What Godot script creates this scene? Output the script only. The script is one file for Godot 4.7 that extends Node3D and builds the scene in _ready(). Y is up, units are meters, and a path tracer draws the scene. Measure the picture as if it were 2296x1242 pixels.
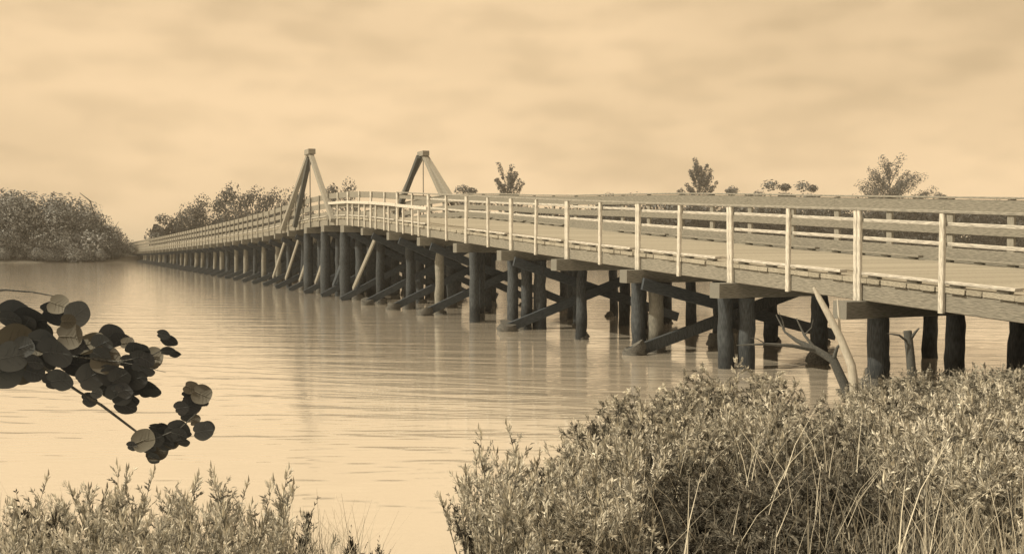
extends Node3D
# A timber trestle bridge over still water, seen from the grassy bank.

const EYE := 2.5            # eye height above the water
const FOC := 2300.0         # focal length of the 2296 pixel wide photograph, in its pixels
const TURN := 0.4311        # heading of the bridge against the line of sight (atan 0.46)
const EDGE := 13.75         # where the near edge of the bridge meets the camera's plane
const WIDE := 5.8           # width of the deck
const BAY := 3.49           # bent to bent
const FIRST := 18.934       # distance along the bridge of the bent at the reed bank

var rng := RandomNumberGenerator.new()
var M := {}
var beam_cache := {}
var used := {}


# ------------------------------------------------------------------ helpers
func lin(r: float, g: float, b: float) -> Color:
	return Color(r, g, b).linear_to_srgb()


func numbered(called: String) -> String:
	var n: int = used.get(called, 0)
	used[called] = n + 1
	return called if n == 0 else "%s_%03d" % [called, n]


func counted(parent: Node, called: String) -> String:
	var key := "%d %s" % [parent.get_instance_id(), called]
	var n: int = used.get(key, 0)
	used[key] = n + 1
	return called if n == 0 else "%s_%03d" % [called, n]


func tag(o: Node, label := "", category := "", group := "", kind := "") -> Node:
	if label: o.set_meta("label", label)
	if category: o.set_meta("category", category)
	if group: o.set_meta("group", group)
	if kind: o.set_meta("kind", kind)
	return o


func thing(called: String, at := Vector3.ZERO, turn := 0.0) -> Node3D:
	var o := Node3D.new()
	o.name = numbered(called)
	add_child(o)
	o.position = at
	o.rotation.y = turn
	return o


func put(parent: Node, called: String, mesh: Mesh, mat: Material, xf := Transform3D()) -> MeshInstance3D:
	var o := MeshInstance3D.new()
	if parent == self:
		called = numbered(called)
	else:
		called = counted(parent, called)
	o.name = called
	o.mesh = mesh
	o.material_override = mat
	parent.add_child(o, true)
	o.transform = xf
	return o


func node(parent: Node, called: String) -> Node3D:
	var o := Node3D.new()
	o.name = counted(parent, called)
	parent.add_child(o, true)
	return o


class Shape:
	var v := PackedVector3Array()
	var n := PackedVector3Array()
	var c := PackedColorArray()

	func tri(a: Vector3, b: Vector3, d: Vector3, out: Vector3, col := Color.WHITE) -> void:
		var nn := (b - a).cross(d - a)
		if nn.dot(out) > 0.0:
			var t := b
			b = d
			d = t
		else:
			nn = -nn
		nn = nn.normalized()
		v.append(a); v.append(b); v.append(d)
		n.append(nn); n.append(nn); n.append(nn)
		c.append(col); c.append(col); c.append(col)

	func smooth(a: Vector3, b: Vector3, d: Vector3, na: Vector3, nb: Vector3, nd: Vector3, ca: Color, cb: Color, cd: Color) -> void:
		if (b - a).cross(d - a).dot(na + nb + nd) > 0.0:
			v.append(a); v.append(d); v.append(b)
			n.append(na); n.append(nd); n.append(nb)
			c.append(ca); c.append(cd); c.append(cb)
		else:
			v.append(a); v.append(b); v.append(d)
			n.append(na); n.append(nb); n.append(nd)
			c.append(ca); c.append(cb); c.append(cd)

	func done() -> ArrayMesh:
		var a := []
		a.resize(Mesh.ARRAY_MAX)
		a[Mesh.ARRAY_VERTEX] = v
		a[Mesh.ARRAY_NORMAL] = n
		a[Mesh.ARRAY_COLOR] = c
		var m := ArrayMesh.new()
		m.add_surface_from_arrays(Mesh.PRIMITIVE_TRIANGLES, a)
		return m


# a squared timber along +z with chamfered long edges, centred on its axis
func timber(w: float, h: float, l: float) -> ArrayMesh:
	var key := "%.3f %.3f %.2f" % [w, h, l]
	if beam_cache.has(key):
		return beam_cache[key]
	var s := Shape.new()
	add_timber(s, w, h, l, Transform3D())
	beam_cache[key] = s.done()
	return beam_cache[key]


func add_timber(s: Shape, w: float, h: float, l: float, xf: Transform3D, col := Color.WHITE) -> void:
	var k: float = minf(0.012, minf(w, h) * 0.18)
	var x := w / 2
	var y := h / 2
	var ring := [Vector3(x - k, y, 0), Vector3(x, y - k, 0), Vector3(x, k - y, 0), Vector3(x - k, -y, 0), Vector3(k - x, -y, 0), Vector3(-x, k - y, 0), Vector3(-x, y - k, 0), Vector3(k - x, y, 0)]
	var far := Vector3(0, 0, l)
	for i in 8:
		var a: Vector3 = ring[i]
		var b: Vector3 = ring[(i + 1) % 8]
		var out: Vector3 = xf.basis * (a + b)
		s.tri(xf * a, xf * b, xf * (b + far), out, col)
		s.tri(xf * a, xf * (b + far), xf * (a + far), out, col)
		if i > 0 and i < 7:
			s.tri(xf * ring[0], xf * a, xf * b, xf.basis * Vector3(0, 0, -1), col)
			s.tri(xf * (ring[0] + far), xf * (a + far), xf * (b + far), xf.basis * Vector3(0, 0, 1), col)


func along(p: Vector3, q: Vector3, up := Vector3.UP) -> Transform3D:
	var z := (q - p).normalized()
	if absf(z.dot(up)) > 0.98:
		up = Vector3(0, 0, 1)
	var x := up.cross(z).normalized()
	return Transform3D(Basis(x, z.cross(x), z), p)


func beam(parent: Node, called: String, p: Vector3, q: Vector3, w: float, h: float, mat: Material, up := Vector3.UP) -> MeshInstance3D:
	return put(parent, called, timber(w, h, snappedf(p.distance_to(q), 0.01)), mat, along(p, q, up))


# a round tapering limb through points, each with a radius
func add_limb(s: Shape, pts: Array, radii: Array, sides: int, rough := 0.0, col := Color.WHITE, cols := []) -> void:
	var rings := []
	var norms := []
	var side := Vector3.RIGHT
	for i in pts.size():
		var p: Vector3 = pts[i]
		var t: Vector3 = (pts[mini(i + 1, pts.size() - 1)] - pts[maxi(i - 1, 0)]).normalized()
		side = (side - t * side.dot(t))
		if side.length() < 0.05:
			side = t.cross(Vector3(0.3, 0.2, 1)).normalized()
		side = side.normalized()
		var other := t.cross(side)
		var r := []
		var nr := []
		for j in sides:
			var a := TAU * j / sides
			var d := side * cos(a) + other * sin(a)
			r.append(p + d * float(radii[i]) * (1.0 + rough * rng.randf_range(-1, 1)))
			nr.append(d)
		rings.append(r)
		norms.append(nr)
	for i in pts.size() - 1:
		var c0: Color = cols[i] if cols else col
		var c1: Color = cols[i + 1] if cols else col
		for j in sides:
			var k := (j + 1) % sides
			s.smooth(rings[i][j], rings[i][k], rings[i + 1][k], norms[i][j], norms[i][k], norms[i + 1][k], c0, c0, c1)
			s.smooth(rings[i][j], rings[i + 1][k], rings[i + 1][j], norms[i][j], norms[i + 1][k], norms[i + 1][j], c0, c1, c1)
	for e in [0, pts.size() - 1]:
		var out: Vector3 = (pts[e] - pts[1 if e == 0 else e - 1])
		for j in sides:
			s.tri(pts[e], rings[e][j], rings[e][(j + 1) % sides], out, col)


# a narrow leaf folded along its midrib
func add_leaf(s: Shape, p: Vector3, d: Vector3, face: Vector3, l: float, w: float, col: Color, droop := 0.15) -> void:
	var x := d.cross(face).normalized()
	var up := x.cross(d).normalized()
	var tip := p + d * l - up * l * droop
	var m := p + d * l * 0.45 + up * w * 0.1
	s.tri(p, m + x * w * 0.5 + up * w * 0.12, tip, up, col)
	s.tri(p, m - x * w * 0.5 + up * w * 0.12, tip, up, col)


func add_blade(s: Shape, p: Vector3, lean: Vector3, h: float, w: float, col: Color) -> void:
	var side := Vector3(lean.z, 0, -lean.x)
	side = side.normalized() if side.length() > 0.01 else Vector3.RIGHT
	var last := p
	var lw := w
	for i in 3:
		var t := (i + 1) / 3.0
		var q := p + Vector3.UP * h * t * (1.0 - 0.25 * t * lean.length()) + lean * h * t * t
		var nw: float = w * (1.0 - t) + 0.0006
		s.tri(last - side * lw, last + side * lw, q + side * nw, Vector3(lean.x, 0.6, lean.z), col)
		s.tri(last - side * lw, q + side * nw, q - side * nw, Vector3(lean.x, 0.6, lean.z), col)
		last = q
		lw = nw


func rdir() -> Vector3:
	var z := rng.randf_range(-1, 1)
	var a := rng.randf_range(0, TAU)
	var r := sqrt(1 - z * z)
	return Vector3(r * cos(a), z, r * sin(a))


# ------------------------------------------------------------------ materials
func noise_tex(freq: float, lo: Color, hi: Color, sd: int, bump := false, octaves := 4) -> NoiseTexture2D:
	var f := FastNoiseLite.new()
	f.seed = sd
	f.noise_type = FastNoiseLite.TYPE_SIMPLEX_SMOOTH
	f.frequency = freq
	f.fractal_octaves = octaves
	var t := NoiseTexture2D.new()
	t.width = 512
	t.height = 512
	t.seamless = true
	t.noise = f
	if bump:
		t.as_normal_map = true
		t.bump_strength = 6.0
	else:
		var g := Gradient.new()
		g.set_color(0, lo)
		g.set_color(1, hi)
		t.color_ramp = g
	return t


func wood(lo: Color, hi: Color, rough: float, sd: int, grain := Vector3(5, 5, 0.5)) -> StandardMaterial3D:
	var m := StandardMaterial3D.new()
	m.albedo_texture = noise_tex(0.02, lo, hi, sd)
	m.uv1_triplanar = true
	m.uv1_scale = grain
	m.roughness = rough
	m.metallic_specular = 0.3
	m.heightmap_enabled = true
	m.heightmap_texture = noise_tex(0.03, Color.BLACK, Color.WHITE, sd + 1)
	m.heightmap_scale = 0.5
	return m


func leafy(back: float, rough: float) -> StandardMaterial3D:
	var m := StandardMaterial3D.new()
	m.vertex_color_use_as_albedo = true
	m.roughness = rough
	m.metallic_specular = 0.35
	m.backlight_enabled = true
	m.backlight = Color(back, back, back)
	return m


# wind ripples whose crests lie across the view: slopes of a sum of waves that repeats without a seam
func ripples() -> ImageTexture:
	var g := RandomNumberGenerator.new()
	g.seed = 99
	var waves := []
	for i in 26:
		var ky: float = round(lerpf(4.0, 62.0, pow(i / 25.0, 1.4))) + g.randi_range(0, 2)
		var kx: float = g.randi_range(-1, 1) * ceilf(ky * g.randf_range(0.15, 0.5)) + g.randi_range(-2, 2)
		waves.append([kx * TAU, ky * TAU, g.randf() * TAU, 0.0075 * g.randf_range(0.6, 1.3) / ky])
	var patch := FastNoiseLite.new()
	patch.seed = 5
	patch.frequency = 0.9
	var im := Image.create(512, 512, false, Image.FORMAT_RGB8)
	for y in 512:
		for x in 512:
			var u := x / 512.0
			var v := y / 512.0
			var sx := 0.0
			var sy := 0.0
			for k in waves:
				var c: float = cos(k[0] * u + k[1] * v + k[2]) * k[3]
				sx += c * k[0]
				sy += c * k[1]
			# stronger and weaker patches of wind
			var s := 0.55 + 0.9 * (0.5 + 0.5 * patch.get_noise_3d(cos(u * TAU) * 0.8, sin(u * TAU) * 0.8 + cos(v * TAU), sin(v * TAU)))
			var n := Vector3(-sx * s * 0.6, -sy * s * 0.7, 1.0).normalized()
			im.set_pixel(x, y, Color(n.x * 0.5 + 0.5, n.y * 0.5 + 0.5, n.z * 0.5 + 0.5))
	return ImageTexture.create_from_image(im)


func make_materials() -> void:
	M.paint = wood(lin(0.32, 0.32, 0.31), lin(0.9, 0.9, 0.88), 0.6, 3)
	M.rail = wood(lin(0.25, 0.25, 0.245), lin(0.78, 0.78, 0.76), 0.7, 5)
	M.grey = wood(lin(0.17, 0.172, 0.165), lin(0.42, 0.42, 0.40), 0.85, 7)
	M.board = wood(lin(0.14, 0.142, 0.135), lin(0.36, 0.355, 0.33), 0.85, 9)
	M.capwood = wood(lin(0.12, 0.13, 0.13), lin(0.3, 0.3, 0.29), 0.85, 11)
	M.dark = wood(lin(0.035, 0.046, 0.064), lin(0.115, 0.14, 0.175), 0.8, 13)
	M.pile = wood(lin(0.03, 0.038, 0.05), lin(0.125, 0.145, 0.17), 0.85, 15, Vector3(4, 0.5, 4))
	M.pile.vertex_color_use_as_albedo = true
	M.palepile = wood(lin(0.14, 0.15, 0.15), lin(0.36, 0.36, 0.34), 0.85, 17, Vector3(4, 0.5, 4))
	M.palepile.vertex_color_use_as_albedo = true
	for i in 4:
		M["plank%d" % i] = wood(lin(0.20 + 0.02 * i, 0.195 + 0.02 * i, 0.175 + 0.018 * i), lin(0.42 + 0.02 * i, 0.41 + 0.02 * i, 0.37 + 0.02 * i), 0.9, 20 + i, Vector3(1.2, 5, 5))
	M.crust = wood(lin(0.03, 0.034, 0.04), lin(0.26, 0.26, 0.25), 0.95, 31, Vector3(3, 3, 3))
	M.iron = StandardMaterial3D.new()
	M.iron.albedo_color = lin(0.12, 0.12, 0.12)
	M.iron.roughness = 0.6
	M.bark = wood(lin(0.07, 0.075, 0.075), lin(0.18, 0.18, 0.17), 0.95, 33, Vector3(4, 1, 4))
	M.deadwood = wood(lin(0.3, 0.3, 0.28), lin(0.58, 0.57, 0.54), 0.85, 35, Vector3(6, 0.8, 6))
	M.snag = wood(lin(0.05, 0.056, 0.062), lin(0.17, 0.18, 0.185), 0.9, 37, Vector3(5, 2, 5))
	M.leaf = leafy(0.7, 0.6)
	M.farleaf = leafy(0.25, 0.75)
	M.grape = leafy(0.25, 0.6)
	M.grape.metallic_specular = 0.25
	M.straw = leafy(0.3, 0.8)
	var g := StandardMaterial3D.new()
	g.albedo_texture = noise_tex(0.02, lin(0.05, 0.052, 0.05), lin(0.17, 0.165, 0.15), 41)
	g.uv1_triplanar = true
	g.uv1_world_triplanar = true
	g.uv1_scale = Vector3(0.4, 0.4, 0.4)
	g.roughness = 0.95
	M.earth = g
	var w := StandardMaterial3D.new()
	w.albedo_color = lin(0.53, 0.50, 0.455)
	w.roughness = 0.03
	w.metallic_specular = 0.8
	w.normal_enabled = true
	w.normal_texture = ripples()
	w.normal_scale = 0.3
	w.uv1_triplanar = true
	w.uv1_world_triplanar = true
	w.uv1_scale = Vector3(0.085, 0.1, 0.105)
	w.clearcoat_enabled = true
	w.clearcoat = 0.7
	w.clearcoat_roughness = 0.12
	M.water = w


# ------------------------------------------------------------------ the sky, the sun, the camera
func make_sky() -> void:
	var n := FastNoiseLite.new()
	n.seed = 12
	n.noise_type = FastNoiseLite.TYPE_SIMPLEX_SMOOTH
	n.frequency = 1.0
	n.fractal_octaves = 5
	var im := Image.create(1536, 768, false, Image.FORMAT_RGBF)
	for j in 768:
		var el := PI * (0.5 - (j + 0.5) / 768.0)
		for i in 1536:
			var az := TAU * (i + 0.5) / 1536.0
			var d := Vector3(sin(az) * cos(el), sin(el), -cos(az) * cos(el))
			var k := n.get_noise_3d(d.x * 2.2 + 5.0, d.y * 7.0, d.z * 2.2)
			var f := n.get_noise_3d(d.x * 9.0, d.y * 34.0 + 3.0, d.z * 9.0)
			var big := n.get_noise_3d(d.x * 0.9 + 2.0, d.y * 2.0, d.z * 0.9)
			var light := 0.98 + 0.05 * exp(-absf(d.y) * 10.0) - 0.19 * smoothstep(-0.35, 0.45, big) - 0.09 * smoothstep(-0.3, 0.5, k) - 0.10 * smoothstep(-0.3, 0.5, f)
			im.set_pixel(i, j, Color(1.035 * light, 0.755 * light, 0.45 * pow(light, 1.06)))
	var p := PanoramaSkyMaterial.new()
	p.panorama = ImageTexture.create_from_image(im)
	p.filter = true
	var sky := Sky.new()
	sky.sky_material = p
	var e := Environment.new()
	e.background_mode = Environment.BG_SKY
	e.sky = sky
	e.tonemap_mode = Environment.TONE_MAPPER_LINEAR
	e.tonemap_exposure = 1.0
	e.sdfgi_enabled = true
	e.ssao_enabled = true
	e.ssil_enabled = true
	e.fog_enabled = true
	e.fog_density = 0.0006
	e.fog_light_color = lin(1.0, 0.97, 0.92)
	var we := WorldEnvironment.new()
	we.name = "world_environment"
	we.environment = e
	add_child(we)


# ------------------------------------------------------------------ the lie of the land
const SHORE := [[-40.0, 6.6], [-8.0, 7.0], [-2.0, 7.3], [-0.4, 6.9], [0.3, 7.8], [0.9, 9.4], [2.2, 11.8], [3.6, 12.6], [4.5, 13.6], [5.6, 16.8], [9.5, 18.6], [14.0, 19.5], [40.0, 20.0]]


func shore(x: float) -> float:
	for i in SHORE.size() - 1:
		if x < SHORE[i + 1][0]:
			var t := clampf((x - SHORE[i][0]) / (SHORE[i + 1][0] - SHORE[i][0]), 0, 1)
			return lerpf(SHORE[i][1], SHORE[i + 1][1], t)
	return 20.0


func height(x: float, z: float) -> float:      # z counted away from the camera
	var h := clampf((shore(x) - z) * 0.075 + 0.02, -1.4, 0.8)
	if h > -0.2:
		h += 0.05 * sin(x * 1.7 + z * 0.6) * sin(z * 1.3 - x * 0.4)
	return h


# y of the underside of the deck's edge beam, by distance along the bridge
const CREST := [[0.0, -2.05], [15.2, -1.05], [23.4, -0.6], [30.1, -0.17], [34.75, 0.14], [39.5, 0.46], [44.0, 0.78], [48.0, 0.94], [52.5, 0.84], [62.0, 0.46], [75.0, 0.14], [88.0, -0.12], [120.0, -0.72], [158.0, -1.3], [170.0, -1.4]]


func under(l: float) -> float:
	return (raw_under(l - 3.5) + 2.0 * raw_under(l) + raw_under(l + 3.5)) / 4.0


func raw_under(l: float) -> float:
	var z := l * cos(TURN)
	for i in CREST.size() - 1:
		if z < CREST[i + 1][0]:
			var t: float = (z - CREST[i][0]) / (CREST[i + 1][0] - CREST[i][0])
			return EYE + lerpf(CREST[i][1], CREST[i + 1][1], t)
	return EYE - 1.4


func place(x: float, y: float, far: float) -> Vector3:   # a point of the photograph at a given distance
	return Vector3((x - 1148.0) / FOC * far, EYE - (y - 547.0) / FOC * far, -far)


func _ready() -> void:
	rng.seed = 7
	var cam := Camera3D.new()
	cam.name = "camera"
	cam.fov = rad_to_deg(2.0 * atan(621.0 / FOC))
	cam.near = 0.1
	cam.far = 4000.0
	add_child(cam)
	cam.position = Vector3(0, EYE, 0)
	cam.rotation.x = -atan(74.0 / FOC)
	cam.current = true
	make_sky()
	var sun := DirectionalLight3D.new()
	sun.name = "sun"
	sun.light_energy = 1.5
	sun.light_color = lin(1.0, 0.84, 0.58)
	sun.light_angular_distance = 1.5
	sun.shadow_enabled = true
	add_child(sun)
	sun.look_at_from_position(Vector3(-0.8, 0.85, 0.22), Vector3.ZERO)
	make_materials()
	make_ground()
	make_bridge()
	make_far_trees()
	make_snags()
	make_bank_plants()
	make_sea_grape()


# ------------------------------------------------------------------ ground and water
func grid(x0: float, x1: float, z0: float, z1: float, step: float, f: Callable) -> ArrayMesh:
	var nx := int((x1 - x0) / step)
	var nz := int((z1 - z0) / step)
	var st := SurfaceTool.new()
	st.begin(Mesh.PRIMITIVE_TRIANGLES)
	st.set_smooth_group(0)
	for j in nz + 1:
		for i in nx + 1:
			var x := x0 + i * step
			var z := z0 + j * step
			st.add_vertex(Vector3(x, f.call(x, z), -z))
	for j in nz:
		for i in nx:
			var a := j * (nx + 1) + i
			for k in [a, a + nx + 1, a + 1, a + 1, a + nx + 1, a + nx + 2]:
				st.add_index(k)
	st.generate_normals()
	return st.commit()


func far_height(x: float, z: float) -> float:
	# the opposite shore: a point of land on the left, then the shore drawing back to the right
	var edge: float
	if x < -50.0:
		edge = 138.0 - 0.05 * (x + 50.0)
	elif x < -44.0:
		edge = lerpf(138.0, 172.0, (x + 50.0) / 6.0)
	else:
		edge = minf(172.0 + (x + 44.0) * 0.55, 205.0)
	edge += 1.5 * sin(x * 0.11)
	return clampf((z - edge) * 0.2, -1.5, 0.7) + (0.15 * sin(x * 0.2) * sin(z * 0.17))


func make_ground() -> void:
	tag(put(self, "ground", grid(-42, 42, -30, 27, 0.4, height), M.earth), "", "", "", "structure")
	tag(put(self, "far_shore_ground", grid(-420, 420, 120, 820, 6.0, far_height), M.earth), "", "", "", "structure")
	var bed := PlaneMesh.new()
	bed.size = Vector2(5000, 5000)
	tag(put(self, "river_bed", bed, M.earth, Transform3D(Basis(), Vector3(0, -1.55, -1000))), "", "", "", "structure")
	var p := PlaneMesh.new()
	p.size = Vector2(1600, 1600)
	tag(put(self, "water", p, M.water, Transform3D(Basis(), Vector3(0, 0, -400))), "", "", "", "structure")


# ------------------------------------------------------------------ the bridge
func q(d: float, y: float, l: float) -> Vector3:
	return Vector3(d, y, -l)


func make_pile(bent: Node3D, d: float, l: float, top: float, r: float, mat: Material, lean := Vector2.ZERO) -> void:
	var s := Shape.new()
	var pts := []
	var rad := []
	var steps := 14
	var cols := []
	var tone := rng.randf_range(0.7, 1.25)
	var tide := rng.randf_range(0.28, 0.5)
	for i in steps:
		var t := i / float(steps - 1)
		var y := lerpf(-1.3, top, t)
		pts.append(Vector3(lean.x * (1 - t) + rng.randf_range(-0.014, 0.014), y, lean.y * (1 - t) + rng.randf_range(-0.014, 0.014)))
		rad.append(r * lerpf(1.14, 0.93, t) * rng.randf_range(0.95, 1.05))
		var c := tone * lerpf(0.55, 1.0, smoothstep(tide - 0.12, tide + 0.15, y)) * rng.randf_range(0.85, 1.15)
		cols.append(Color(c, c, c))
	add_limb(s, pts, rad, 14, 0.055, Color.WHITE, cols)
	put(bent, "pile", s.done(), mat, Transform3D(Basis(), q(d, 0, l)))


func make_crust(bent: Node3D, d: float, l: float, r: float, low: float, high: float) -> void:
	var s := Shape.new()
	var pts := []
	var rad := []
	for i in 9:
		var t := i / 8.0
		pts.append(Vector3(rng.randf_range(-0.02, 0.02), lerpf(low, high, t), rng.randf_range(-0.02, 0.02)))
		rad.append(r * (1.0 + 0.38 * sin(PI * clampf(1.1 - t, 0, 1)) * rng.randf_range(0.6, 1.2)))
	add_limb(s, pts, rad, 16, 0.16)
	put(bent, "oyster_crust", s.done(), M.crust, Transform3D(Basis(), q(d, 0, l)))


func make_bridge() -> void:
	var b := thing("trestle_bridge", Vector3(EDGE, 0, 0), TURN)
	tag(b, "long humped timber trestle bridge with white railing posts crossing the water", "bridge")
	var last := 45
	# --- bents
	for k in range(-3, last):
		var l := FIRST + BAY * k
		var low := under(l)
		var bent := node(b, "pile_bent")
		var ch := 0.30
		var top := low - ch
		# the cap, its near end standing out past the deck
		var pier: bool = k >= 9 and k <= 11
		var out: float = -0.3 if pier else 0.2 if k == -1 else -0.42
		beam(bent, "pile_cap", q(out, low - ch / 2 - 0.004, l), q(WIDE + 0.35, low - ch / 2 - 0.004, l), 0.32 if not pier else 0.6, ch, M.capwood)
		var ds := [0.42, 2.2, 3.85, 5.35]
		for d in ds:
			var r := rng.randf_range(0.15, 0.2) if k < 2 else rng.randf_range(0.135, 0.185)
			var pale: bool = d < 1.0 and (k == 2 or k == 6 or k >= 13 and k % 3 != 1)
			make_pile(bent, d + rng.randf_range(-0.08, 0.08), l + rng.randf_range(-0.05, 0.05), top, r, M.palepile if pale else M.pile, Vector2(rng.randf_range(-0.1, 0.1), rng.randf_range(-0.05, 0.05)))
			if k >= 0 and k < 18 and rng.randf() < 0.8:
				make_crust(bent, d, l, r, -0.25, rng.randf_range(0.06, 0.34))
		if k in [1, 2, 4, 5]:
			make_pile(bent, 0.12 if k != 1 else 0.02, l + (0.25 if k != 5 else -0.3), top, 0.16, M.pile, Vector2(0.0, 0.1))
		if k == 4:
			make_pile(bent, 0.85, l - 0.1, top, 0.19, M.pile)
		if pier:
			for d in [-0.05, 1.2, 3.0, 4.6]:
				make_pile(bent, d, l + 0.45, top, 0.24, M.pile)
		# sway braces across the bent
		if k in [2, 4] or k >= 6:
			var z := l - 0.23
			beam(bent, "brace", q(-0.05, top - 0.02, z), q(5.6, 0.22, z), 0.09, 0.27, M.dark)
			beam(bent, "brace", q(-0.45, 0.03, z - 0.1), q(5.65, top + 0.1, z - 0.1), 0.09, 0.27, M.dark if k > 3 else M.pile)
			if k < 9:
				make_crust(bent, -0.3, z - 0.1, 0.2, -0.2, 0.22)
	# braces along the bridge under the raised spans
	var br := node(b, "bracing")
	for k in [8, 9, 10, 11, 12, 13]:
		var l: float = FIRST + BAY * k
		beam(br, "brace", q(0.2, under(l) - 0.35, l), q(0.2, 0.5, l + BAY), 0.08, 0.22, M.grey if k != 9 else M.dark)
	# --- deck
	var deck := node(b, "deck")
	for k in range(-3, last):
		var l := FIRST + BAY * k
		var m := l + BAY
		for d in [0.07, 1.5, 2.9, 4.3, WIDE - 0.07]:
			var edge: bool = d < 0.1 or d > 5.0
			var hgt: float = 0.30
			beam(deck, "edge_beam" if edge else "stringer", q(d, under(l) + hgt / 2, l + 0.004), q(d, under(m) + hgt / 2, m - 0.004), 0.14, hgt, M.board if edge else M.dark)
		# kerb timbers on blocks, white on top
		for d in [0.14, WIDE - 0.14]:
			if k % 7 == 5: continue
			var a: float = l + 0.35 + rng.randf_range(0, 0.2)
			var e: float = m - 0.04
			beam(deck, "kerb_timber", q(d - 0.09, under(a) + 0.455, a), q(d - 0.09, under(e) + 0.455, e), 0.16, 0.05, M.rail if d < 1.0 else M.board)
			if k < 14:
				for t in [0.08, 0.36, 0.64, 0.92]:
					var p: float = lerpf(a, e, t)
					beam(deck, "kerb_block", q(d - 0.07, under(p) + 0.405, p - 0.1), q(d - 0.07, under(p) + 0.405, p + 0.1), 0.12, 0.045, M.board)
	# planks
	var step := 0.285
	var l := FIRST - 3.0 * BAY
	var count := 0
	var rest := Shape.new()
	while l < FIRST + BAY * last:
		var c := l + step / 2
		var y := under(c) + 0.34
		var slope := under(c + 0.2) - under(c - 0.2)
		var up := Vector3(0, 0.4, slope).normalized()
		var p := q(-0.03 + rng.randf_range(-0.02, 0.02), y, c)
		var e := q(WIDE + 0.03, y, c)
		if count < 300:
			beam(deck, "plank", p, e, 0.275, 0.08, M["plank%d" % rng.randi_range(0, 3)], up)
		else:
			add_timber(rest, 0.275, 0.08, p.distance_to(e), along(p, e, up))
		count += 1
		l += step
	tag(put(deck, "planking", rest.done(), M.plank1), "", "", "", "stuff")
	# --- near railing: painted posts and thin rails, boarded past the crest
	var near := node(b, "railing")
	for k in range(-3, last):
		var a := FIRST + BAY * k
		var z := a * cos(TURN)
		var halves := [0.0, 0.5]
		if z > 34.0 and z < 45.0:
			halves = [0.0, 0.28, 0.5, 0.78]
		for hf in halves:
			var p: float = a + BAY * hf + rng.randf_range(-0.12, 0.12) * (0.0 if hf == 0.0 else 1.0)
			var y := under(p)
			var tall: float = 1.5 if (z < 33.0 or z > 47.0) else (1.05 if hf in [0.28, 0.78] else 1.5)
			var tilt := rng.randf_range(-0.05, 0.05)
			var mat: Material = M.paint if z < 46.0 else M.grey
			if hf == 0.0 and z < 46.0:
				for s in [-1, 1]:
					beam(near, "post", q(-0.035, y - 0.03, p + s * 0.042), q(-0.035, y + tall, p + s * 0.042 + tilt), 0.07, 0.076, mat)
			else:
				beam(near, "post", q(-0.035, y - 0.02, p), q(-0.035, y + tall, p + tilt), 0.07, 0.095, mat)
		var m := a + BAY
		if z < 37.5:
			beam(near, "cap_rail", q(0.0, under(a) + 1.525, a), q(0.0, under(m) + 1.525, m - 0.005), 0.16, 0.045, M.grey)
			for r in [1.37, 1.04]:
				var repaired: bool = z > 34.0 and r < 1.2
				if z > 34.0 and r > 1.2:
					beam(near, "rail", q(0.03, under(a) + r, a), q(0.03, under(m) + r, m - 0.005), 0.04, 0.16, M.board)
					continue
				beam(near, "rail", q(-0.095 if repaired else 0.03, under(a) + r + rng.randf_range(-0.03, 0.02), a + 0.02), q(-0.095 if repaired else 0.03, under(m) + r + rng.randf_range(-0.03, 0.02), m - 0.02), 0.05, 0.12 if repaired else 0.06, M.paint if repaired else M.rail)
		else:
			if z < 46.0:
				beam(near, "rail", q(-0.095, under(a) + 1.04, a + 0.02), q(-0.095, under(m) + 1.04, m - 0.02), 0.05, 0.12, M.paint)
			for r in [[1.38, 0.26], [0.95, 0.26], [0.52, 0.26]]:
				beam(near, "rail_board", q(0.025, under(a) + r[0], a), q(0.025, under(m) + r[0], m - 0.005), 0.04, r[1], M.board)
	# --- far railing: posts with two wide boards on the road side
	var far := node(b, "railing")
	for k in range(-3, last):
		var a := FIRST + BAY * k
		var m := a + BAY
		# the railing stands a little taller over the low end of the ramp
		var ta := 0.27 * smoothstep(30.0, 44.0, a)
		var tm := 0.27 * smoothstep(30.0, 44.0, m)
		for hf in [0.0, 0.5]:
			var p: float = a + BAY * hf + rng.randf_range(-0.1, 0.1)
			beam(far, "post", q(WIDE + 0.04, under(p), p), q(WIDE + 0.04, under(p) + 1.77 - lerpf(ta, tm, hf), p + rng.randf_range(-0.02, 0.02)), 0.08, 0.17, M.grey)
		beam(far, "cap_rail", q(WIDE, under(a) + 1.80 - ta, a), q(WIDE, under(m) + 1.80 - tm, m - 0.005), 0.16, 0.045, M.grey)
		for r in [[0.51, 0.34, 0.0], [1.10, 0.21, 0.7], [1.60, 0.31, 1.0]]:
			beam(far, "rail_board", q(WIDE - 0.025, under(a) + r[0] - ta * r[2], a), q(WIDE - 0.025, under(m) + r[0] - tm * r[2], m - 0.005), 0.04, r[1], M.board)
	# --- king post frames that carry the main span
	for s in 2:
		var fr := node(b, "king_post_frame")
		var d: float = -0.12 if s == 0 else WIDE + 0.12
		var mid := 57.0
		var apex: float = EYE + (4.62 if s == 0 else 4.75)
		var y: float = under(mid) + 0.2
		beam(fr, "leg", q(d, under(mid + 6.6) + 0.2, mid + 6.6), q(d, apex, mid + 0.05), 0.22, 0.22, M.grey if s == 0 else M.grey, Vector3.RIGHT)
		beam(fr, "leg", q(d, under(mid - 4.4) + 0.2, mid - 4.4), q(d, apex, mid - 0.05), 0.22, 0.22, M.grey if s == 0 else M.grey, Vector3.RIGHT)
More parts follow.
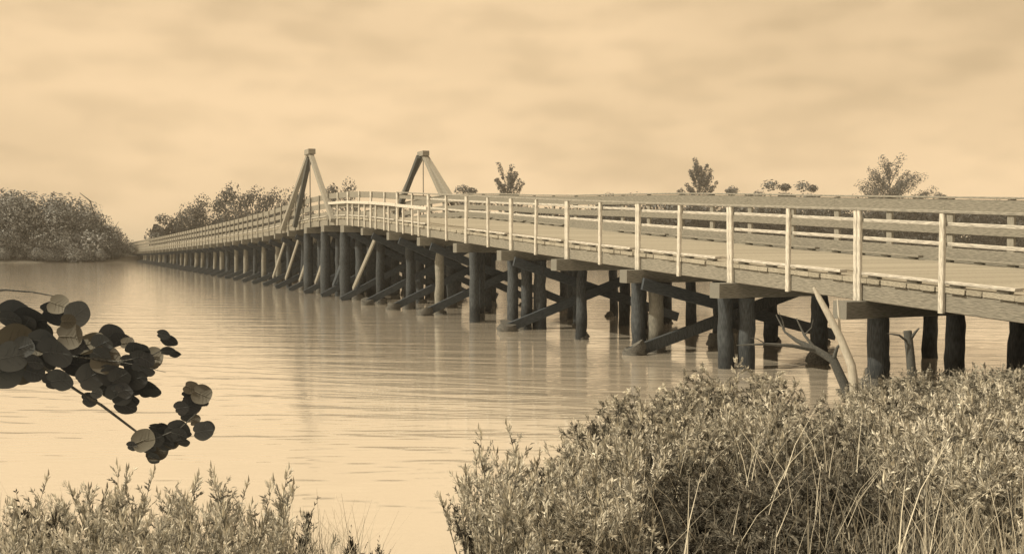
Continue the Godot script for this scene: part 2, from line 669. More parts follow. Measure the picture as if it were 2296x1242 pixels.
		if s == 0:
			tag(beam(fr, "leg", q(d - 0.1, y - 0.1, mid + 3.0), q(d + 0.02, apex - 0.3, mid + 0.2), 0.22, 0.22, M.snag, Vector3.RIGHT), "dark leg")
		else:
			tag(beam(fr, "leg", q(d + 0.3, y, mid - 5.2), q(d + 0.1, apex - 0.2, mid - 0.1), 0.28, 0.28, M.grey, Vector3.RIGHT), "outer leg")
			tag(beam(fr, "leg", q(d - 0.32, y, mid + 4.2), q(d - 0.2, apex - 0.15, mid + 0.1), 0.24, 0.24, M.snag, Vector3.RIGHT), "dark leg")
		beam(fr, "crown_block", q(d, apex, mid - 0.45), q(d, apex, mid + 0.45), 0.36, 0.26, M.grey)
		var rod := Shape.new()
		add_limb(rod, [Vector3(0, under(mid), 0), Vector3(0, apex, 0)], [0.025, 0.025], 8)
		put(fr, "tie_rod", rod.done(), M.iron, Transform3D(Basis(), q(d, 0, mid)))


# ------------------------------------------------------------------ trees on the far shore
func clump(s: Shape, c: Vector3, r: Vector3, count: int, size: float, lo: float, hi: float) -> void:
	for i in count:
		var o := rdir()
		var k := pow(rng.randf(), 0.38)
		var p := c + o * r * k
		var t := rng.randf_range(lo, hi)
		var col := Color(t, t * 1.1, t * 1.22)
		var d := rdir()
		d = (d - o * d.dot(o) * 0.75).normalized()
		var l := size * rng.randf_range(0.6, 1.3)
		add_leaf(s, p, d, (o + rdir() * 0.45).normalized(), l, l * 0.6, col)


func round_tree(called: String, h: float, w: float, lobes: int, per: int, size: float, lo := 0.05, hi := 0.2, fat := 1.0) -> Node3D:
	var o := thing(called)
	var t := Shape.new()
	add_limb(t, [Vector3(0, -0.6, 0), Vector3(0.1, h * 0.25, 0), Vector3(-0.1, h * 0.55, 0.1)], [0.3, 0.22, 0.1], 8, 0.05)
	for i in 5:
		var a := TAU * i / 5.0 + rng.randf()
		add_limb(t, [Vector3(0, h * 0.2, 0), Vector3(cos(a) * w * 0.25, h * 0.45, sin(a) * w * 0.25), Vector3(cos(a) * w * 0.4, h * 0.7, sin(a) * w * 0.4)], [0.14, 0.09, 0.03], 6)
	put(o, "trunk", t.done(), M.bark)
	var s := Shape.new()
	for i in lobes:
		var a := rng.randf_range(0, TAU)
		var f := rng.randf()
		var y := lerpf(0.1 if fat > 1.1 else 0.18, 0.84, f) * h
		var rr := w * 0.5 * sqrt(rng.randf()) * (1.0 - 0.55 * f * f)
		var r := w * rng.randf_range(0.13, 0.22) * fat
		var g := rng.randf_range(0.55, 1.5)
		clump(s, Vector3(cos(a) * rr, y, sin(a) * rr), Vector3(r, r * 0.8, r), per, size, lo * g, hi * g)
	put(o, "crown", s.done(), M.farleaf)
	return o


func feather_tree(called: String, h: float, spread: float, limbs: int, per: int, size: float) -> Node3D:
	var o := thing(called)
	var t := Shape.new()
	var s := Shape.new()
	add_limb(t, [Vector3(0, -0.6, 0), Vector3(0.1, h * 0.5, 0), Vector3(0, h * 0.97, 0)], [0.32, 0.2, 0.04], 8)
	for i in limbs:
		var f := (i + 0.5) / limbs
		var a := i * 2.4 + rng.randf()
		var base := Vector3(0, h * lerpf(0.35, 0.85, f), 0)
		var reach := spread * (0.85 - 0.6 * f) * rng.randf_range(0.6, 1.15)
		var tip := base + Vector3(cos(a) * reach, h * rng.randf_range(0.14, 0.34), sin(a) * reach)
		var mid := base.lerp(tip, 0.5) - Vector3(0, h * 0.02, 0)
		add_limb(t, [base, mid, tip], [0.1, 0.06, 0.02], 5)
		for j in 5:
			var c: Vector3 = mid.lerp(tip, j / 4.0)
			clump(s, c, Vector3.ONE * spread * 0.085 * rng.randf_range(0.7, 1.3), per, size, 0.05, 0.15)
	clump(s, Vector3(0, h * 0.95, 0), Vector3(spread * 0.14, h * 0.08, spread * 0.14), per * 2, size, 0.05, 0.15)
	put(o, "trunk", t.done(), M.bark)
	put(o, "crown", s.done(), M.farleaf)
	return o


func again(o: Node3D, at: Vector3, turn: float, size: Vector3) -> Node3D:
	var called := String(o.name)
	if used.get(called + " placed", false):
		var c: Node3D = o.duplicate()
		c.name = numbered(called)
		add_child(c)
		o = c
	used[called + " placed"] = true
	o.position = at
	o.rotation.y = turn
	o.scale = size
	return o


func make_far_trees() -> void:
	# the point of land on the left
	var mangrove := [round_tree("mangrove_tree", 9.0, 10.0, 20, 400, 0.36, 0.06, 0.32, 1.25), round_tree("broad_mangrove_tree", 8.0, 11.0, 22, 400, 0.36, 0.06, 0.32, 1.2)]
	var left := [
		[-8.0, 143.0, 1.08, 0, "rounded dark tree at the outer end of the left wooded point"],
		[55.0, 142.0, 1.1, 1, "tree with a domed top on the left wooded point, second from its outer end"],
		[112.0, 144.0, 1.02, 0, "tree with a small rounded head at the middle of the left wooded point"],
		[165.0, 143.0, 0.98, 1, "bushy tree under the bare forked twigs on the left wooded point"],
		[212.0, 145.0, 0.80, 0, "tree sloping down toward the gap beside the bridge end"],
		[246.0, 147.0, 0.55, 1, "small low tree at the tip of the wooded point beside the gap"],
		[20.0, 139.5, 0.5, 1, "low bush overhanging the water at the foot of the outer left trees"],
		[90.0, 139.5, 0.45, 0, "low bush over the water at the foot of the domed left tree"],
		[150.0, 140.0, 0.5, 1, "low bush over the water under the twiggy left tree"],
		[205.0, 140.5, 0.42, 0, "low bush over the water at the foot of the sloping tree"],
		[250.0, 143.0, 0.28, 0, "lowest dark scrub at the waterline between wooded point and bridge end"],
	]
	for a in left:
		var p := place(a[0], 600, a[1])
		p.y = maxf(far_height(p.x, a[1]), 0.0)
		tag(again(mangrove[a[3]], p, rng.randf() * TAU, Vector3.ONE * a[2]), a[4], "tree", "trees on the wooded point at the left")
	# two bare forked twigs that stick out of the left trees
	var tw := thing("bare_branch", place(215, 470, 143))
	var ts := Shape.new()
	add_limb(ts, [Vector3(0, -1.5, 0), Vector3(-0.8, 1.2, 0), Vector3(-2.2, 2.3, 0)], [0.12, 0.09, 0.04], 6)
	add_limb(ts, [Vector3(-1.2, -1.0, 0), Vector3(-2.2, 0.9, 0), Vector3(-3.4, 1.5, 0)], [0.1, 0.07, 0.03], 6)
	put(tw, "branch", ts.done(), M.snag)
	tag(tw, "bare forked branch sticking out of the top of the left trees", "branch")
	# behind the far half of the bridge
	var shore_tree := round_tree("shore_tree", 9.5, 9.0, 24, 190, 0.4)
	var row := [
		[385, 181, 0.85, "first tree right of the gap, behind the low end of the bridge"],
		[425, 184, 1.02, "second tree right of the gap, behind the low end of the bridge"],
		[470, 186, 1.2, "dense tree behind the bridge, between the gap and the tallest of that group"],
		[520, 190, 1.43, "tallest loose topped tree behind the far half of the bridge"],
		[570, 192, 1.38, "tree behind the bridge railing, just right of the tallest of that group"],
		[615, 194, 1.36, "tree behind the bridge railing, next left of the near king post frame"],
		[660, 196, 1.4, "tree seen through the legs of the near king post frame"],
		[765, 204, 1.62, "pale distant tree just right of the near king post frame"],
	]
	for a in row:
		var p := place(a[0], 600, a[1])
		p.y = 0.4
		tag(again(shore_tree, p, rng.randf() * TAU, Vector3(0.95, a[2], 0.95)), a[3], "tree", "trees behind the far half of the bridge")
	# the belt of scrub along the far right shore
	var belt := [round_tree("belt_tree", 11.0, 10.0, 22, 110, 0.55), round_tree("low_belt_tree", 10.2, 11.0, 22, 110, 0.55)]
	var x := 700.0
	var i := 0
	while x < 2420.0:
		var far := rng.randf_range(212, 222)
		var p := place(x, 600, far)
		p.y = 0.4
		var hh := rng.randf_range(1.05, 1.14)
		if x < 1300.0:
			hh *= 0.8
		elif x < 1540.0:
			hh *= 1.12
		tag(again(belt[i % 2], p, rng.randf() * TAU, Vector3(1, hh, 1)), "one of the even trees in the belt behind the bridge railing", "tree", "belt of trees along the far right shore")
		x += rng.randf_range(42, 58)
		i += 1
	# single trees that stand above the belt
	var one := [
		[1138, 363, 0.72, 22, "sparse v topped tree right of the far king post frame"],
		[1567, 352, 0.72, 26, "narrow upright tree standing above the belt, left of the small umbrella shaped ones"],
		[1995, 338, 1.4, 40, "tallest feathery tree with upswept branches above the railing on the right"],
	]
	for a in one:
		var far := 228.0
		var p := place(a[0], 600, far)
		p.y = 0.4
		var top: float = EYE + (547.0 - a[1]) / FOC * far
		var o := feather_tree(["sparse_tree", "upright_tree", "feathery_tree"][one.find(a)], top - [3.0, 3.0, 5.0][one.find(a)], a[2] * 9.0, a[3], 44, 0.36)
		o.position = p
		o.rotation.y = 1.0
		tag(o, a[4], "tree", "single trees above the far belt")
	var tuft := round_tree("small_crowned_tree", 13.2, 5.4, 12, 170, 0.36)
	var small := [
		[1645, 1.2, 0.9, "small tree with a flat tuft of leaves, just right of the narrow upright tree"],
		[1690, 1.12, 0.8, "lowest small tree between two tufted ones above the belt"],
		[1740, 1.3, 1.1, "loose crowned small tree left of the rounder one above the belt"],
		[1806, 1.28, 0.95, "round headed small tree nearest the tallest feathery tree, on its left"],
		[2112, 1.09, 0.6, "tiny tuft of a tree right of the tallest feathery tree"],
		[1050, 1.22, 1.0, "faint small tree behind the railing between the far frame and the sparse tree"],
	]
	for a in small:
		var p := place(a[0], 600, 226.0)
		p.y = 0.4
		tag(again(tuft, p, rng.randf() * TAU, Vector3(a[2] * 1.7, a[1] * 1.09, a[2] * 1.7)), a[3], "tree", "small trees above the far belt")
	# the tangle under the trees
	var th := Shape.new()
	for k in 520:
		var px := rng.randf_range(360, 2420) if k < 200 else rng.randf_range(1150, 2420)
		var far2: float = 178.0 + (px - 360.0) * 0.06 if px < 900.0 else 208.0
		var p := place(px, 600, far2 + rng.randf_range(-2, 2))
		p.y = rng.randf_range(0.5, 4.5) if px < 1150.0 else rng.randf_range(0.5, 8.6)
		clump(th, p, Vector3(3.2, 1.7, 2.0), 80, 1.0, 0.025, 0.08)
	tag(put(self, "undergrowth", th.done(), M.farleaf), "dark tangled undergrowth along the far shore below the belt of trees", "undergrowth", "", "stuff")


# ------------------------------------------------------------------ dead wood by the near piles
func limb_thing(called: String, label: String, category: String, mat: Material, limbs: Array, part := "limb") -> Node3D:
	var first: Vector3 = limbs[0][0][0]
	var o := thing(called, first)
	for l in limbs:
		var s := Shape.new()
		var pts := []
		for p in l[0]:
			pts.append(p - first)
		add_limb(s, pts, l[1], 9, 0.13)
		put(o, part, s.done(), mat)
	tag(o, label, category)
	return o


func make_snags() -> void:
	limb_thing("dead_trunk", "pale bent dead trunk leaning up against the bridge edge", "dead trunk", M.deadwood, [
		[[place(1922, 950, 15.2) - Vector3(0, 0.3, 0), place(1920, 870, 15.2), place(1912, 820, 15.3), place(1888, 760, 15.4), place(1860, 705, 15.5), place(1838, 668, 15.6), place(1826, 645, 15.7)], [0.075, 0.07, 0.066, 0.06, 0.05, 0.042, 0.022]],
		[[place(1888, 760, 15.4), place(1884, 720, 15.6), place(1880, 672, 15.8)], [0.022, 0.018, 0.012]],
	])
	limb_thing("driftwood_snag", "dark fallen snag with forked branches lying left of the pale dead trunk", "snag", M.snag, [
		[[place(1905, 850, 15.9) - Vector3(0, 0.2, 0), place(1872, 808, 15.9), place(1832, 783, 16.0), place(1790, 765, 16.1), place(1762, 745, 16.2), place(1742, 706, 16.3)], [0.085, 0.07, 0.05, 0.032, 0.018, 0.008]],
		[[place(1832, 783, 16.0), place(1806, 752, 16.1), place(1788, 714, 16.2)], [0.028, 0.02, 0.01]],
		[[place(1832, 786, 16.0), place(1780, 776, 15.8), place(1720, 772, 15.7), place(1654, 775, 15.6)], [0.035, 0.028, 0.02, 0.008]],
		[[place(1762, 745, 16.2), place(1758, 722, 16.3), place(1748, 700, 16.2)], [0.012, 0.009, 0.004]],
		[[place(1806, 752, 16.1), place(1822, 735, 16.0), place(1826, 716, 16.0)], [0.012, 0.008, 0.004]],
		[[place(1720, 772, 15.7), place(1700, 760, 15.6), place(1684, 758, 15.6)], [0.01, 0.007, 0.003]],
		[[place(1872, 808, 15.9), place(1880, 780, 15.8), place(1896, 762, 15.8)], [0.04, 0.025, 0.008]],
	])
	limb_thing("tree_stump", "dark broken stump with twigs between two piles at the right", "stump", M.snag, [
		[[place(2052, 870, 15.6), place(2046, 800, 15.6), place(2038, 742, 15.6)], [0.075, 0.06, 0.065]],
		[[place(2043, 770, 15.6), place(2020, 752, 15.5), place(1992, 748, 15.5)], [0.02, 0.015, 0.006]],
		[[place(2042, 765, 15.6), place(2056, 745, 15.5), place(2064, 736, 15.5)], [0.03, 0.02, 0.01]],
	])
	limb_thing("bare_twig", "thin bare twig arching at the left edge above the rounded leaves", "twig", M.snag, [
		[[place(-60, 655, 5.2), place(10, 650, 5.2), place(70, 655, 5.2), place(140, 668, 5.2)], [0.006, 0.005, 0.004, 0.002]],
	])


# ------------------------------------------------------------------ plants of the near bank
func shade(lo: float, hi: float) -> Color:
	var t := lerpf(lo, hi, pow(rng.randf(), 1.3))
	return Color(t, t * 0.98, t * 0.88)


func shrub(called: String, h: float, w: float, stems: int, per: int, lo: float, hi: float) -> Node3D:
	var o := thing(called)
	var st := Shape.new()
	var s := Shape.new()
	for i in stems:
		var a := rng.randf() * TAU
		var r := w * 0.5 * sqrt(rng.randf())
		var foot := Vector3(cos(a) * r * 0.4, -0.05, sin(a) * r * 0.4)
		var tip := Vector3(cos(a) * r, h * (rng.randf_range(0.5, 1.0) if rng.randf() < 0.85 else rng.randf_range(1.0, 1.3)) * (1.0 - 0.35 * r / (w * 0.5)), sin(a) * r)
		var mid := foot.lerp(tip, 0.5) + Vector3(0, h * 0.08, 0)
		add_limb(st, [foot, mid, tip], [0.008, 0.006, 0.002], 4)
		for j in per:
			var t := 1.0 - pow(rng.randf(), 1.4) * 0.75
			var p: Vector3 = foot.lerp(mid, t * 2) if t < 0.5 else mid.lerp(tip, t * 2 - 1)
			var out := (Vector3(cos(a), 0.5, sin(a)) * 0.5 + rdir() * 0.8).normalized()
			var e := p + out * rng.randf_range(0.04, 0.14)
			add_limb(st, [p, e], [0.003, 0.001], 3)
			var tone := pow(rng.randf(), 1.15)
			for m in 15:
				var f := 0.3 + 0.7 * m / 14.0
				var dir := (out * 0.9 + rdir() * 0.75 + Vector3(0, 0.35, 0)).normalized()
				var l := rng.randf_range(0.026, 0.062)
				var k := lerpf(lo, hi, clampf(tone + rng.randf_range(-0.2, 0.25), 0, 1))
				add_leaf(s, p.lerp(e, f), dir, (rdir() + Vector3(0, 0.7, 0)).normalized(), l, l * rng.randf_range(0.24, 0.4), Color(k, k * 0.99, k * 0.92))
	put(o, "stems", st.done(), M.bark)
	put(o, "foliage", s.done(), M.leaf)
	return o


func shoot(called: String, h: float, heads: int, lo: float, hi: float, dense: int) -> Node3D:
	var o := thing(called)
	var st := Shape.new()
	var s := Shape.new()
	for i in heads:
		var a := rng.randf() * TAU
		var foot := Vector3(rng.randf_range(-0.06, 0.06), -0.05, rng.randf_range(-0.06, 0.06))
		var hh := h * rng.randf_range(0.55, 1.0)
		var tip := foot + Vector3(cos(a) * hh * 0.22, hh, sin(a) * hh * 0.22)
		var mid := foot.lerp(tip, 0.5) + Vector3(-cos(a), 0, -sin(a)) * hh * 0.04
		add_limb(st, [foot, mid, tip], [0.004, 0.003, 0.001], 4)
		for j in 7:
			var t := rng.randf_range(0.1, 0.95)
			var p: Vector3 = mid.lerp(tip, t)
			var b := rng.randf() * TAU
			var e := p + Vector3(cos(b) * 0.5, rng.randf_range(0.5, 1.1), sin(b) * 0.5) * rng.randf_range(0.06, 0.16)
			add_limb(st, [p, e], [0.0016, 0.0006], 3)
			var tone := rng.randf()
			for k in 12:
				var dir := ((e - p).normalized() + rdir() * 0.7).normalized()
				var l := rng.randf_range(0.018, 0.045)
				var c := lerpf(lo, hi, clampf(tone + rng.randf_range(-0.2, 0.2), 0, 1))
				add_leaf(s, p.lerp(e, rng.randf()), dir, rdir(), l, l * rng.randf_range(0.2, 0.4), Color(c, c, c * 0.95))
		for j in dense:
			var t := 1.0 - pow(rng.randf(), 1.5) * 0.62
			var p: Vector3 = foot.lerp(mid, t * 2) if t < 0.5 else mid.lerp(tip, t * 2 - 1)
			var b := rng.randf() * TAU
			var dir := Vector3(cos(b) * 0.45, 1.0, sin(b) * 0.45).normalized()
			var l := rng.randf_range(0.03, 0.075)
			add_leaf(s, p, dir, Vector3(cos(b), 0.3, sin(b)), l, l * rng.randf_range(0.16, 0.26), shade(lo, hi), rng.randf_range(-0.1, 0.3))
	put(o, "stems", st.done(), M.bark)
	put(o, "leaves", s.done(), M.leaf)
	return o


func on_ground(x: float, far: float) -> Vector3:
	var wx := (x - 1148.0) / FOC * far
	return Vector3(wx, maxf(height(wx, far), 0.0), -far)


func make_bank_plants() -> void:
	var kinds := [
		shrub("leafy_shrub", 0.85, 1.25, 52, 14, 0.09, 0.8),
		shrub("bushy_shrub", 0.8, 1.4, 56, 14, 0.08, 0.72),
		shrub("pale_shrub", 0.75, 1.2, 48, 14, 0.14, 0.88),
		shrub("shade_toned_shrub", 0.6, 1.3, 40, 12, 0.04, 0.22),  # leaf colour darkened to stand for deep shade between the shrubs
	]
	var named := [
		[1390, 11.0, 0.85, 1, "leafy shrub at the left tip of the thick growth, leaning over the water"],
		[1475, 11.6, 1.0, 0, "shrub under the reflections of the crossed braces, left of the hump in the growth"],
		[1570, 12.1, 1.12, 2, "pale shrub forming the hump left of the narrow strip of water"],
		[1665, 12.2, 1.2, 0, "tall shrub at the top of the hump, below the dark paired piles"],
		[1738, 12.2, 0.85, 1, "shrub sloping down beside the narrow strip of water"],
		[1925, 15.0, 0.45, 1, "low shrub at the foot of the pale dead trunk"],
		[2010, 15.6, 0.45, 0, "shrub round the foot of the thick near pile"],
		[2100, 15.8, 0.62, 2, "shrub between the broken stump and the second thick pile"],
		[2180, 15.4, 0.6, 1, "shrub in front of the pile below the white post at the right"],
		[2265, 15.0, 0.6, 0, "shrub at the right edge under the last pile"],
		[1290, 9.6, 0.7, 2, "small pale shrub left of the thick growth, at the water"],
		[1120, 7.9, 0.62, 1, "arching shrub standing alone nearest the open water in the middle"],
		[1215, 8.6, 0.75, 0, "shrub between the arching shrub and the thick growth"],
	]
	for a in named:
		var o := again(kinds[a[3]], on_ground(a[0], a[1]), rng.randf() * TAU, Vector3(a[2], a[2], a[2]))
		tag(o, a[4], "shrub", "shrubs of the right bank")
	var nth := ["first", "second", "third", "fourth", "fifth", "sixth", "seventh", "eighth", "ninth", "tenth", "eleventh", "twelfth", "thirteenth", "fourteenth"]
	var rows := 0
	for far in [14.2, 13.2, 11.2, 10.2, 9.2, 8.2, 7.3, 6.4]:
		var x := 1080.0
		var fill := 0
		rows += 1
		if far > 12.0: x = 1900.0
		elif far > 11.0: x = 1560.0
		elif far > 10.0: x = 1420.0
		elif far > 9.0: x = 1330.0
		elif far > 8.0: x = 1340.0
		elif far > 7.0: x = 1300.0
		else: x = 1310.0
		while x < 2420.0:
			var f: float = far + rng.randf_range(-0.35, 0.35)
			var px := x + rng.randf_range(-30, 30)
			var hollow: bool = far < 8.5 and px > 1480 and px < 1950
			if hollow:
				x += 40.0
			else:
				if px > 1765 and px < 1880 and f > 8.6:
					x += 60.0
					continue
				var sc: float = rng.randf_range(0.75, 1.05) * (0.9 if far < 7.0 else 1.0) * (0.55 if far > 12.5 else 0.85 if far > 10.9 and px > 1850.0 else 1.0)
				var o := again(kinds[rng.randi_range(0, 2)], on_ground(px, f), rng.randf() * TAU, Vector3(sc, sc * rng.randf_range(0.85, 1.1), sc))
				tag(o, "leafy shrub in the thick growth, %s row back from the bottom, %s from the water" % [nth[8 - rows], nth[fill]], "shrub", "merging shrubs of the right bank")
				fill += 1
			x += 1.15 * FOC / far * 0.72
	var low := [  # shrubs added to fill the hollow, its shadow painted as dark leaves
		[1540, 7.9, "added low shrub, shade put in its leaf colour, left end of the hollow"], [1650, 7.7, "added low shrub, leaves coloured as shade, back of the hollow, second from its left end"],
		[1780, 8.1, "added low shrub, leaves coloured as shade, back of the hollow, behind the dry stalks"], [1905, 7.6, "added low shrub, shade put in its leaf colour, right end of the hollow"],
		[1580, 7.0, "added shrub, leaves coloured as shade, front left of the hollow, at the bottom edge"], [1720, 7.0, "added shrub, leaves coloured as shade, front of the hollow, middle of the bottom row"],
		[1850, 7.0, "added shrub, leaves coloured as shade, front of the hollow, right of the middle one"], [1970, 6.9, "added shrub, leaves coloured as shade, front right corner of the hollow"],
		[1650, 6.1, "lowest added shrub, leaves coloured as shade, left of two at the bottom edge"], [1820, 6.1, "lowest added shrub, leaves coloured as shade, right of two at the bottom edge"],
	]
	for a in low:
		tag(again(kinds[3], on_ground(a[0], a[1]), rng.randf() * TAU, Vector3(1.0, 0.8, 1.0)), a[2], "shrub", "added shrubs with the shade of the hollow in their leaf colour")
	# feathery shoots with dark heads along the water's edge
	var shoots := [shoot("leafy_shoot", 0.8, 5, 0.2, 0.9, 34), shoot("slender_shoot", 0.95, 3, 0.16, 0.8, 26), shoot("dark_shoot", 0.7, 7, 0.03, 0.12, 46)]
	var marked := [
		[810, 6.6, 0.75, 2, "dark spiky tuft alone at the bottom edge, right of the thin growth"],
		[860, 6.9, 0.6, 2, "smaller dark spiky tuft beside the lone tuft at the bottom edge"],
		[1060, 7.7, 0.85, 2, "dark spiky shoot at the left side of the arching shrub"],
		[1120, 7.8, 0.95, 0, "feathery shoot on top of the arching shrub"],
		[1235, 8.6, 0.85, 2, "dark shoot between the arching shrub and the thick growth"],
		[1330, 10.4, 1.0, 2, "dark feathered shoot leaning out at the left tip of the thick growth"],
		[1385, 10.8, 1.0, 2, "dark shoot behind the leaning feathered one at the tip of the thick growth"],
		[330, 7.0, 1.15, 0, "clump of dark headed shoots below the tip of the rounded leaves"],
		[225, 6.6, 1.0, 0, "leaning shoots with dark heads left of the clump below the rounded leaves"],
		[125, 6.6, 1.1, 2, "dark headed shoot standing by the left edge of the thin growth"],
		[525, 7.2, 1.1, 1, "tallest slender shoot standing clear in the thin growth at lower left"],
		[610, 7.4, 1.1, 1, "slender shoot with one dark head, right of the tallest in the thin growth"],
		[640, 6.9, 0.95, 2, "dense dark shoots at the right end of the thin growth"],
		[720, 7.0, 0.8, 1, "single wispy shoot over the water, right of the thin growth"],
	]
	for a in marked:
		tag(again(shoots[a[3]], on_ground(a[0], a[1]), rng.randf() * TAU, Vector3.ONE * a[2]), a[4], "plant", "shoots at the water's edge")
	for i in 190:
		var far := rng.randf_range(5.2, 7.3)
		var x := rng.randf_range(-20, 620)
		if i >= 84:
			x = rng.randf_range(1060, 2330)
			far = rng.randf_range(6.2, 8.4 if x < 1350.0 else 10.5 if x < 1560.0 else 12.0)
			if x > 1480.0 and x < 1980.0 and far < 8.8 or x > 1760.0 and x < 1885.0:
				continue
		var sc := rng.randf_range(0.75, 1.2) if i < 84 else rng.randf_range(0.9, 1.35)
		if far > 11.0: sc *= 0.8
		tag(again(shoots[rng.randi_range(0, 1)], on_ground(x, far), rng.randf() * TAU, Vector3.ONE * sc), "one of the many thin leafy shoots in the thin growth at lower left" if i < 84 else "one of the many leafy shoots rising through the shrubs of the right bank", "plant", "thin shoots at lower left" if i < 84 else "shoots among the right bank shrubs")
	# grass: green blades and dry stalks
	var g := Shape.new()
	for i in 16000:
		var far := rng.randf_range(4.2, 9.0) if i < 8000 else rng.randf_range(5.0, 18.5)
		var x := rng.randf_range(-60, 840) if i < 5600 else rng.randf_range(1080, 2400)
		var wx := (x - 1148.0) / FOC * far
		if shore(wx) - far < -0.25 or far < 8.6 and x > 1450.0 and x < 1980.0 and rng.randf() < 0.85:
			continue
		var a := rng.randf() * TAU
		add_blade(g, Vector3(wx, height(wx, far) - 0.03, -far), Vector3(cos(a), 0, sin(a)) * rng.randf_range(0.1, 0.6), rng.randf_range(0.25, 0.8) * (0.7 if far > 12.0 else 1.0), 0.003, shade(0.14, 0.75))
	tag(put(self, "grass", g.done(), M.leaf), "tangled grass growing between the shrubs along the bank", "grass", "", "stuff")
	var ds := Shape.new()
	for i in 150:
		var far := rng.randf_range(5.2, 8.6)
		var x := rng.randf_range(1350, 2350)
		var wx := (x - 1148.0) / FOC * far
		var a := rng.randf() * TAU
		add_blade(ds, Vector3(wx, height(wx, far), -far), Vector3(cos(a), 0, sin(a)) * rng.randf_range(0.15, 0.8), rng.randf_range(0.6, 1.05), 0.006, shade(0.45, 0.62))
	tag(put(self, "dry_grass", ds.done(), M.straw), "pale dry stalks bent over the shrubs at lower right", "grass", "", "stuff")


# ------------------------------------------------------------------ the sea grape branch that hangs in from the left
func grape_leaf(rx: float, ry: float, col: Color) -> ArrayMesh:
	var s := Shape.new()
	var rings := 4
	var sides := 22
	var rows := []
	for i in rings + 1:
		var f := i / float(rings)
		var row := []
		for j in sides:
			var a := TAU * j / sides
			var notch := 1.0 - 0.28 * exp(-pow(wrapf(a - PI, -PI, PI) / 0.28, 2.0))
			var wave := 1.0 + 0.02 * sin(a * 5.0 + rx * 90.0)
			var x := cos(a) * rx * f * lerpf(1.0, notch * wave, f)
			var y := sin(a) * ry * f * lerpf(1.0, wave, f)
			row.append(Vector3(x, y, rx * 0.07 * sin(a * 3.0) * f * f + 0.14 * (x * x + y * y) / rx - absf(y) * 0.05))
		rows.append(row)
	var nn := []
	for i in rings + 1:
		var rn := []
		for j in sides:
			var p: Vector3 = rows[i][j]
			rn.append(Vector3(-p.x * 2.0 / maxf(rx, 0.01) * 0.18, -p.y * 0.36 / rx + signf(p.y) * 0.05, 1).normalized())
		nn.append(rn)
	for i in rings:
		for j in sides:
			var k := (j + 1) % sides
			s.smooth(rows[i][j], rows[i][k], rows[i + 1][k], nn[i][j], nn[i][k], nn[i + 1][k], col, col, col)
			if i < rings:
				s.smooth(rows[i][j], rows[i + 1][k], rows[i + 1][j], nn[i][j], nn[i + 1][k], nn[i + 1][j], col, col, col)
	# raised midrib and side veins
	var vein := col * 1.5
	add_limb(s, [Vector3(-rx * 0.72, 0, 0.004), Vector3(0, 0, 0.002), Vector3(rx * 0.95, 0, 0.006 + 0.16 * rx)], [0.0022, 0.0016, 0.0006], 4, 0.0, vein)
	for t in [-0.35, 0.0, 0.35]:
		for sg in [-1.0, 1.0]:
			var b := Vector3(rx * t, 0, 0.003)
			var e := Vector3(rx * (t + 0.4), ry * 0.7 * sg, 0.004 + 0.18 * (pow(rx * (t + 0.4), 2) + pow(ry * 0.7, 2)) / rx - ry * 0.7 * 0.12)
			add_limb(s, [b, e], [0.001, 0.0005], 3, 0.0, vein)
	return s.done()


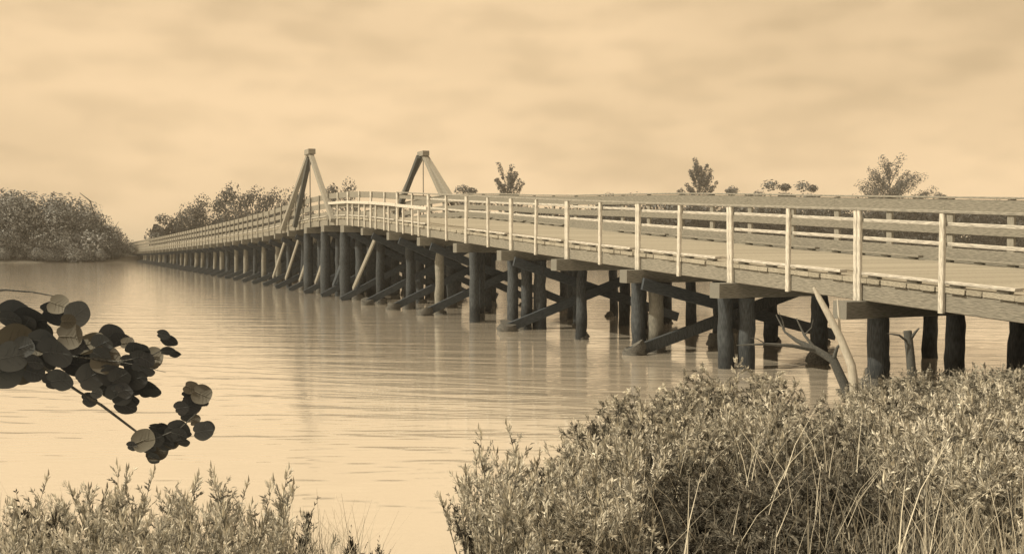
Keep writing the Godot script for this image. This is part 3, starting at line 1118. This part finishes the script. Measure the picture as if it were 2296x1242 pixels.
func make_sea_grape() -> void:
	var far := 4.5
	var root := Vector3(-2.75, height(-2.75, 4.7) - 0.05, -4.7)
	var o := thing("sea_grape_bush", root)
	tag(o, "sea grape branch with big round leaves hanging in from the left edge", "bush")
	var br := Shape.new()
	var at := func(x: float, y: float, f: float) -> Vector3: return place(x, y, f) - root
	add_limb(br, [Vector3.ZERO, Vector3(-0.1, 0.7, 0.05), at.call(-170, 660, 4.65), at.call(-40, 730, 4.55), at.call(83, 818, 4.5), at.call(170, 879, 4.5), at.call(222, 910, 4.5), at.call(300, 970, 4.5), at.call(345, 985, 4.48), at.call(400, 962, 4.46), at.call(440, 925, 4.45)], [0.03, 0.026, 0.018, 0.012, 0.008, 0.006, 0.006, 0.005, 0.004, 0.003, 0.002], 8, 0.05)
	put(o, "stem", br.done(), M.snag)
	var b2 := Shape.new()
	add_limb(b2, [at.call(-40, 730, 4.55), at.call(60, 770, 4.5), at.call(160, 800, 4.46), at.call(260, 812, 4.44), at.call(330, 800, 4.44), at.call(372, 780, 4.45)], [0.01, 0.008, 0.006, 0.004, 0.003, 0.0015], 7, 0.05)
	put(o, "stem", b2.done(), M.snag)
	var b3 := Shape.new()
	add_limb(b3, [at.call(260, 812, 4.44), at.call(315, 822, 4.42), at.call(368, 836, 4.4)], [0.003, 0.002, 0.001], 6, 0.05)
	put(o, "stem", b3.done(), M.snag)
	# x, y, half width, half height, tone (0 dark leaf, 1 paler, sky light put into the leaf colour), tilt
	var leaves := [
		[35, 700, 46, 28, 0, 0.0], [122, 702, 40, 26, 0, -0.3], [152, 755, 36, 32, 1, 0.2], [78, 742, 40, 32, 0, 0.4], [30, 765, 40, 46, 1, 0.0], [4, 832, 27, 48, 0, 0.1],
		[45, 832, 26, 36, 1, 0.3], [120, 790, 46, 36, 0, 0.0], [74, 812, 23, 19, 0, 0.0], [130, 852, 33, 25, 0, 0.1], [248, 752, 33, 29, 0, 0.4], [200, 772, 36, 26, 1, 0.2],
		[232, 808, 38, 28, 1, -0.2], [198, 845, 34, 36, 0, 0.5], [195, 897, 21, 19, 0, 0.0], [240, 872, 36, 30, 0, 0.3], [275, 910, 31, 24, 0, -0.4], [287, 862, 36, 27, 0, 0.2],
		[333, 872, 29, 22, 0, 0.1], [305, 786, 31, 19, 0, 0.3], [340, 803, 29, 25, 1, -0.3], [318, 828, 30, 18, 0, 0.5], [376, 763, 23, 12, 0, -0.5], [372, 786, 19, 8, 0, 0.0],
		[432, 892, 34, 24, 0, -0.2], [448, 886, 27, 21, 1, -0.4], [415, 930, 23, 21, 0, 0.2], [450, 968, 26, 25, 0, 0.0], [392, 967, 32, 26, 0, -0.5], [350, 962, 27, 14, 0, -0.3],
		[362, 992, 29, 22, 0, 0.0], [315, 990, 31, 25, 1, 0.4], [346, 1014, 30, 19, 1, 0.0], [405, 992, 18, 15, 0, 0.3], [290, 1002, 15, 13, 0, 0.0], [168, 705, 20, 34, 0, 0.7],
		[60, 720, 44, 36, 0, 0.2], [95, 765, 40, 34, 0, -0.3], [160, 815, 42, 34, 0, 0.3], [215, 838, 40, 32, 0, 0.0], [250, 845, 36, 30, 0, -0.4], [262, 885, 34, 28, 0, 0.6], [300, 850, 30, 24, 0, 0.2], [170, 790, 36, 30, 0, 0.1],
		[290, 815, 30, 22, 0, 0.4], [20, 800, 36, 40, 0, 0.2], [425, 910, 26, 22, 0, 0.5], [375, 975, 28, 22, 0, 0.2], [340, 985, 26, 20, 0, 0.6], [310, 800, 22, 16, 0, 0.1], [-60, 720, 45, 40, 0, 0.3], [-70, 800, 42, 38, 0, 0.1], [-130, 690, 44, 36, 0, 0.2], [-120, 760, 40, 40, 0, 0.5],
	]
	for a in leaves.duplicate():
		leaves.append([a[0] + rng.randf_range(-26, 26), a[1] + rng.randf_range(-22, 22), a[2] * rng.randf_range(0.55, 0.8), a[3] * rng.randf_range(0.55, 0.8), 1 if rng.randf() < 0.12 else 0, rng.randf_range(-0.8, 0.8)])
	for a in leaves:
		var f: float = 4.5 + rng.randf_range(-0.09, 0.09)
		var mm: float = f / FOC * 0.92
		var t: float = rng.randf_range(0.08, 0.13) if a[4] == 0 else rng.randf_range(0.10, 0.15)
		var m := grape_leaf(maxf(a[2], a[3]) * mm, maxf(a[2], a[3]) * 0.95 * mm, Color(t, t * 1.15, t * 1.35) if a[4] == 0 else Color(t, t, t * 0.92))
		# turned out of the picture plane until it looks as flat as it does
		var squash: float = minf(a[2], a[3]) / maxf(a[2], a[3])
		var turn := acos(clampf(squash, 0.2, 0.99)) * 0.85
		var basis := Basis(Vector3(0, 0, 1), a[5])
		if a[2] >= a[3]:
			basis = Basis(Vector3.RIGHT, -turn * 0.8) * basis if a[4] == 1 else Basis(Vector3.RIGHT, turn * 0.9) * basis
		else:
			basis = Basis(Vector3.UP, turn) * basis
		basis = Basis(rdir(), rng.randf_range(0.0, 0.28)) * basis
		put(o, "leaf", m, M.grape, Transform3D(basis, at.call(a[0], a[1], f)))
